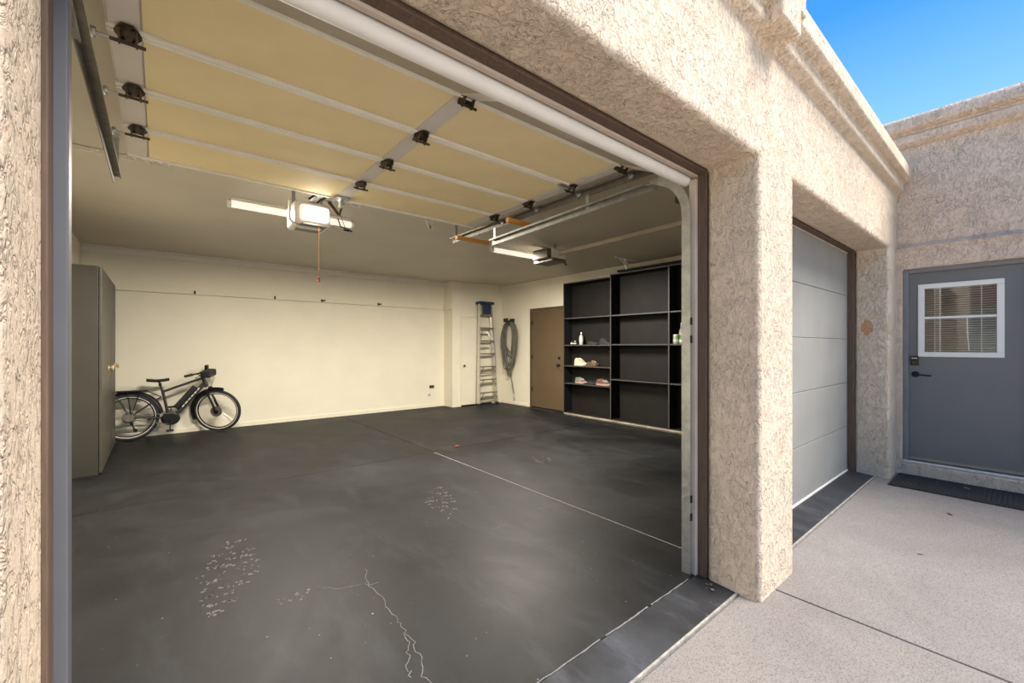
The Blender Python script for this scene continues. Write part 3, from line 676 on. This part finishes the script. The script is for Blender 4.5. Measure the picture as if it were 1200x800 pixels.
def bottle(name, y, z, prof, mat, cap, lab, x=SX+.10):
    t = thing(name, lab, 'bottle', (x, y, z), 'bottles on the shelving', world=False)
    MB().lathe(prof[:-1], (0,0,0), 'z', 14).build('bottle_body', mat, t, smooth=True)
    r, h0 = prof[-1]; MB().lathe([(r,0),(r,h0),(r*.8,h0+.004)], (0,0,prof[-2][1]), 'z', 12).build('cap', cap, t, smooth=True)
    pz = [p for p in prof[:-1]]
    rr = max(p[0] for p in pz); MB().lathe([(rr+.001,pz[-1][1]*.25),(rr+.001,pz[-1][1]*.6)], (0,0,0), 'z', 14).build('paper_label', SWL, t)
CLR = M('clear_grey_plastic', (.42,.44,.44), .2); GRN = M('green_plastic', (.13,.30,.10), .4); PALEG = M('pale_green_jar', (.34,.42,.26), .4)
bottle('water_bottle', 5.60, 1.42, [(.036,0),(.038,.01),(.038,.16),(.014,.20),(.014,.22),(.017,.02)], CLR, WHITE, 'clear plastic water bottle with white label on the shoe shelf')
bottle('small_jar', 5.84, 1.42, [(.03,0),(.032,.05),(.02,.065),(.022,.02)], SDK, BLACK, 'tiny dark jar at the end of the upper shoe shelf')
bottle('small_jar', 5.76, 1.42, [(.028,0),(.03,.045),(.02,.06),(.022,.02)], SDK, ALU, 'tiny dark jar with silver lid next to the water bottle')
bottle('green_jar', 3.60, 1.43, [(.05,0),(.052,.02),(.052,.12),(.046,.13),(.048,.02)], PALEG, WHITE, 'pale green jar with white lid on the end bay shelf')
bottle('spray_bottle', 3.55, 1.43, [(.035,0),(.036,.20),(.012,.26),(.012,.29),(.010,.05)], M('pinkish_white_plastic', (.6,.5,.5), .4), WHITE, 'slim white spray bottle standing behind the green jars', SX+.17)
bottle('green_jar', 3.48, 1.43, [(.055,0),(.056,.02),(.056,.105),(.05,.11),(.052,.015)], GRN, GRN, 'squat dark green jar in front of the spray bottle')

# ================================================================== ladder
ld = thing('step_ladder', 'tall aluminium step ladder with blue top leaning in the corner', 'ladder', (5.975, 8.10, 0), world=False, rot=(R(-2.6), 0, R(5)))
LH = 2.44
def hw(z): return .285-.10*z/LH
for s in (-1, 1):
    r_ = MB().sweep([(-.012,-.035),(.012,-.035),(.012,.035),(-.012,.035)], [(s*hw(.02),0,.02),(s*hw(LH-.05),0,LH-.05)], (0,1,0)).build('front_rail', ALU, ld)
    MB().box(s*hw(0)-.02, s*hw(0)+.02, -.045, .045, 0, .06).build('rubber_foot', BLACKM, r_)
    MB().bar((s*(hw(.05)-.015),.075,.05),(s*(hw(LH)-.02),.05,LH-.1),.02,.03,(0,1,0)).build('rear_rail', ALU, ld)
for i in range(1, 8):
    z = i*.3035; st = MB().box(-hw(z)+.01, hw(z)-.01, -.045, .035, z-.018, z+.010).build('step', ALUD, ld, bevel=.003)
    if i <= 3:
        for s in (-1, 1): MB().bar((s*(hw(z)-.012),-.03,z-.15),(s*(hw(z)-.12),-.03,z-.015),.022,.006,(0,1,0)).build('step_brace', ALUD, st)
for z in (.15, .75, 1.36, 1.68): MB().bar((-hw(z)+.03,.07,z),(hw(z)-.10 if z > 1 else hw(z)-.03,.07,z),.025,.02).build('rear_bar', ALUD, ld)
MB().box(-.215, .215, -.09, .10, LH-.06, LH).build('top_cap', BLUE, ld, bevel=.012)
MB().box(-.11, .13, -.047, -.040, LH-.30, LH-.06).build('label_plate', BLUE, ld)
for s in (-1, 1): MB().bar((s*.175,-.02,1.55),(s*.06,.06,1.75),.012,.006).build('spreader', ALU, ld)

# ================================================================== hose
hs = thing('garden_hose', 'coiled grey hose hanging on the wall between ladder and brown door', 'hose', (RW, 7.93, .65))
path = []; N = 12
for k in range(N):
    a_ = random.uniform(.14,.36); b_ = random.uniform(.36,.67); dy = random.uniform(-.07,.07); x_ = RW-.03-.012*k*random.uniform(.6,1)
    for i in range(20):
        t_ = 2*math.pi*i/20 + math.pi/2
        path.append((x_+.01*math.sin(3*t_+k), 7.92+dy*(1-math.sin(t_))+a_*math.cos(t_)*(.55+.45*math.cos((t_-math.pi/2)/2)**2 if True else 1), 1.98-b_+b_*math.sin(t_)))
MB().tube(path, .015, 7, up=(1,0,.1)).build('hose_coil', GREYH, hs, smooth=True)
MB().tube([(RW-.05,7.90,.72),(RW-.045,7.87,.55),(RW-.04,7.83,.38),(RW-.035,7.80,.26)], .012, 8).build('hose_tail', GREYH, hs, smooth=True)
MB().lathe([(.014,.06),(.02,.04),(.014,0),(.022,-.06),(.012,-.09)], (RW-.035,7.79,.20), 'z', 10).build('nozzle', ALU, hs, smooth=True)
MB().box(RW-.20, RW, 7.83, 7.99, 1.97, 2.0).box(RW-.012, RW, 7.82, 8.0, 1.88, 2.05).box(RW-.21, RW-.19, 7.83, 7.99, 1.96, 2.05).build('hanger', BLACK, hs, bevel=.005)
MB().ring((RW-.06, 7.91, .73), .028, .008, 'z', 14, 6).build('tie_strap', BLACK, hs)

# ================================================================== bicycle (local: x forward from rear hub, y away from camera, z up)
bk = thing('bicycle', 'dark grey electric bicycle with rear rack parked against the cream wall', 'bicycle', (-.337, 8.42, 0), world=False, rot=(R(-.6), 0, 0))
WR = .345
def xform(o_mb, steer):
    if not steer: return o_mb
    p = Vector((.905, 0, .80)); ax = Vector((-.35, 0, 1)).normalized()
    m = Matrix.Translation(p) @ Matrix.Rotation(R(-30), 4, ax) @ Matrix.Translation(-p)
    o_mb.xf(m); dz = 0
    return o_mb
def wheel(cx, steer):
    c = (cx, 0, WR)
    tyre = xform(MB().ring(c, WR-.024, .024, 'y', 44, 10), steer).build('tyre', BLACKM, bk, smooth=True)
    xform(MB().ring(c, WR-.041, .0185, 'y', 44, 6), steer).build('reflective_stripe', PALEG if False else SWL, tyre)
    xform(MB().ring(c, WR-.058, .012, 'y', 44, 6), steer).build('rim', BLACK, tyre, smooth=True)
    m = MB()
    for i in range(28):
        a = 2*math.pi*i/28; s = 1 if i % 2 else -1; b = a+.5*(1 if i % 4 < 2 else -1)
        m.tube([(cx+.03*math.cos(b), s*.028, WR+.03*math.sin(b)), (cx+(WR-.06)*math.cos(a), s*.004, WR+(WR-.06)*math.sin(a))], .0014, 4)
    o = xform(m, steer).build('spokes', ALU, tyre); o['kind'] = 'stuff'
    xform(MB().lathe([(.012,-.07),(.034,-.06),(.034,-.05),(.02,-.04),(.02,.04),(.034,.05),(.034,.06),(.012,.07)], c, 'y', 14), steer).build('hub', BLACK, tyre, smooth=True)
    xform(MB().lathe([(.085,-.052),(.085,-.049)], c, 'y', 28), steer).build('brake_disc', ALUD, tyre)
wheel(0, False); wheel(1.075, True)
T = lambda a, b, r, nm, mat=BIKE, st=False, **k: xform(MB().tube([a, b], r, 10, **k), st).build(nm, mat, bk, smooth=True)
T((.455,0,.30), (.375,0,.73), .020, 'seat_tube')
T((.385,0,.70), (.872,0,.885), .019, 'top_tube')
dt = T((.56,0,.36), (.89,0,.79), .032, 'down_tube')
d = (Vector((.89,0,.79))-Vector((.56,0,.36))).normalized(); u_ = Vector((d.z,0,-d.x))
m = MB()
for i in range(6):
    p0 = Vector((.60,0,.41))+d*(.04+.062*i); m.bar(p0+Vector((0,-.033,0))-u_*.012, p0+Vector((0,-.033,0))-u_*.012+d*.045, .004, .016, tuple(u_))
m.build('frame_lettering', SWL, dt)
T((.865,0,.93), (.925,0,.735), .026, 'head_tube')
for s in (-1, 1):
    MB().tube([(.0,s*.065,WR),(.25,s*.05,.325),(.45,s*.03,.29)], .012, 8).build('chain_stay', BIKE, bk, smooth=True)
    MB().tube([(.0,s*.065,WR),(.36,s*.02,.62)], .010, 8).build('seat_stay', BIKE, bk, smooth=True)
mo = MB().lathe([(.05,-.075),(.10,-.06),(.105,0),(.10,.06),(.05,.075)], (.475,0,.285), 'y', 20); mo.v = [(x+ (x-.475)*.15, y, z) for x, y, z in mo.v]
mo.build('motor', BLACK, bk, smooth=True)
bp = Vector((.60,0,.47)); MB().sweep([(-.04,-.035),(.04,-.035),(.045,0),(.035,.05),(-.035,.05),(-.045,0)], [tuple(Vector((.545,0,.43))), tuple(Vector((.79,0,.745)))], tuple(-u_)).build('battery', BLACK, bk, smooth=True, bevel=.01)
MB().lathe([(.085,-.088),(.085,-.083)], (.475,0,.285), 'y', 24).build('chainring', BLACK, bk)
MB().bar((.475,-.10,.285),(.465,-.105,.125),.014,.026,(0,1,0)).build('crank_arm', BLACK, bk)
MB().box(.42,.51,-.19,-.105,.105,.13).build('pedal', BLACKM, bk, bevel=.004)
MB().bar((.475,.10,.285),(.485,.105,.44),.014,.026,(0,1,0)).box(.44,.53,.105,.19,.43,.455).build('far_crank', BLACK, bk)
MB().tube([(.475,-.085,.20),(.1,-.08,.30),(0,-.08,.315)], .006, 5).tube([(.475,-.085,.37),(0,-.08,.38)], .006, 5).build('chain', GALVD, bk)
MB().lathe([(.055,-.09),(.05,-.07),(.035,-.06)], (0,0,WR), 'y', 18).build('cassette', ALUD, bk)
MB().bar((.02,-.09,.30),(.06,-.09,.17),.02,.03,(0,1,0)).lathe([(.025,-.10),(.025,-.085)], (.07,0,.16), 'y', 12).lathe([(.022,-.10),(.022,-.085)], (.03,0,.26), 'y', 12).build('derailleur', BLACK, bk)
MB().bar((.09,-.07,.18),(.24,-.09,.24),.02,.012).build('kickstand', ALU, bk)
T((.375,0,.72), (.335,0,.86), .015, 'seat_post')
m = MB(); vs = []; K = 9
for i in range(K):
    f = i/(K-1); x = .19+.27*f; wd = .078*(1-f)**.8+.02; zt = .905-.015*math.sin(f*math.pi)
    for j in range(8):
        a = 2*math.pi*j/8; vs.append((x, wd*math.cos(a), zt-.018+.02*math.sin(a)*(1.3 if math.sin(a) < 0 else 1)))
m.add(vs, [(i*8+j, i*8+(j+1)%8, (i+1)*8+(j+1)%8, (i+1)*8+j) for i in range(K-1) for j in range(8)] + [tuple(range(8))[::-1], tuple((K-1)*8+j for j in range(8))]).build('saddle', BLACKM, bk, smooth=True)
# rack and mudguards
def guard(cx, a0, a1, st, r=WR+.018):
    pf = [(-.028,-.004),(-.02,.006),(.02,.006),(.028,-.004),(.018,.003),(-.018,.003)]
    pts = [(cx+r*math.cos(R(a0+(a1-a0)*i/20)), 0, WR+r*math.sin(R(a0+(a1-a0)*i/20))) for i in range(21)]
    xform(MB().sweep(pf, pts, (0,1,0)), st).build('mudguard', BLACK, bk)
    m = MB()
    n = len(pts); vs = []
    for i, p in enumerate(pts):
        q = Vector((p[0]-cx, 0, p[2]-WR)).normalized()
        for w_, h in ((-.03,-.012),(-.02,.004),(.02,.004),(.03,-.012)): vs.append((p[0]+q.x*h, w_, p[2]+q.z*h))
    m.add(vs, [(i*4+j, i*4+j+1, (i+1)*4+j+1, (i+1)*4+j) for i in range(n-1) for j in range(3)])
    xform(m, st).build('mudguard_skin', BLACK, bk)
guard(0, 5, 185, False); guard(1.075, 75, 205, True)
rk = MB()
for s in (-1, 1): rk.tube([(.20,s*.06,.725),(-.22,s*.06,.725)], .007, 6).tube([(.02,s*.075,WR+.02),(-.02,s*.06,.725)], .007, 6).tube([(.0,s*.075,WR+.02),(-.17,s*.06,.725)], .007, 6).tube([(.02,s*.075,WR+.02),(.12,s*.06,.725)], .006, 6)
rk.box(-.22,.21,-.045,.045,.728,.740); rk.tube([(-.22,-.06,.725),(-.22,.06,.725)], .007, 6); rk.tube([(.20,0,.72),(.37,0,.62)], .007, 6)
rk.build('rear_rack', BLACK, bk)
MB().box(.33,.37,-.02,.02,.79,.83).build('tail_lamp', BLACK, bk, bevel=.005)
# front assembly (turned)
for s in (-1, 1): T((.955,s*.055,.66), (1.075,s*.062,WR), .017, 'fork_leg', BLACK, True)
xform(MB().box(.92,.985,-.07,.07,.62,.70), True).build('fork_crown', BLACK, bk, bevel=.012)
T((.87,0,.92), (.86,0,.985), .02, 'stem', BLACK, True)
xform(MB().tube([(.80,-.31,.985),(.84,-.20,.985),(.90,-.07,.985),(.90,.07,.985),(.84,.20,.985),(.80,.31,.985)], .013, 8), True).build('handlebar', BLACK, bk, smooth=True)
for s in (-1, 1):
    xform(MB().tube([(.79,s*.33,.985),(.835,s*.21,.985)], .019, 10), True).build('grip', BLACKM, bk, smooth=True)
    xform(MB().tube([(.86,s*.15,.985),(.93,s*.17,.96),(.90,s*.27,.945)], .007, 6), True).build('brake_lever', BLACK, bk)
xform(MB().box(.90,1.03,-.12,.12,.91,1.02), True).build('handlebar_bag', BLACKM, bk, bevel=.025, seg=3)
xform(MB().box(.86,.90,.10,.16,.99,1.07), True).build('display', BLACK, bk, bevel=.006)
xform(MB().lathe([(.025,0),(.032,.03),(.03,.045)], (.96,0,.72), 'x', 12), True).build('head_lamp', BLACK, bk)
xform(MB().tube([(.88,-.12,.97),(.98,-.10,.85),(1.0,-.06,.70)], .004, 5).tube([(.88,.12,.97),(1.0,.10,.87),(.96,.05,.72)], .004, 5), True).build('cable', BLACK, bk)

tag(MB().box(3.17,3.22,5.05,5.075,0,.012).build('plastic_clip', M('red_clip', (.5,.05,.03), .4), bevel=.004), 'tiny red plastic clip lying on the garage floor', 'clip')

# ================================================================== neighbour house (mirrored in the entry door window)
nh = thing('neighbour_house', 'cream stucco neighbour house with low brown tiled roof across the yard', 'house', (-15, 0, -.03))
CRM = M('cream_neighbour_stucco', (.80, .73, .60), .9, var=.04, vs=3)
hw_ = MB().box(-18, -12, -7, 5, -.03, 3.05).build('house_wall', CRM, nh)
MB().add([(-18.6,-7.6,3.0),(-11.4,-7.6,3.0),(-11.4,5.6,3.0),(-18.6,5.6,3.0),(-15,-4,4.4),(-15,2,4.4)],[(0,3,2,1),(0,1,4),(1,2,5,4),(2,3,5),(3,0,4,5)]).build('roof', M('brown_roof_tile', (.22,.13,.085), .85, var=.3, vs=8), nh)
for y in (-4.2, -1.2, 3.3):
    f = MB().box(-12.02, -11.97, y-.62, y+.62, .95, 2.15).build('window', WHITE, nh); MB().box(-11.975, -11.96, y-.55, y+.55, 1.02, 2.08).build('pane', BLACK, f)
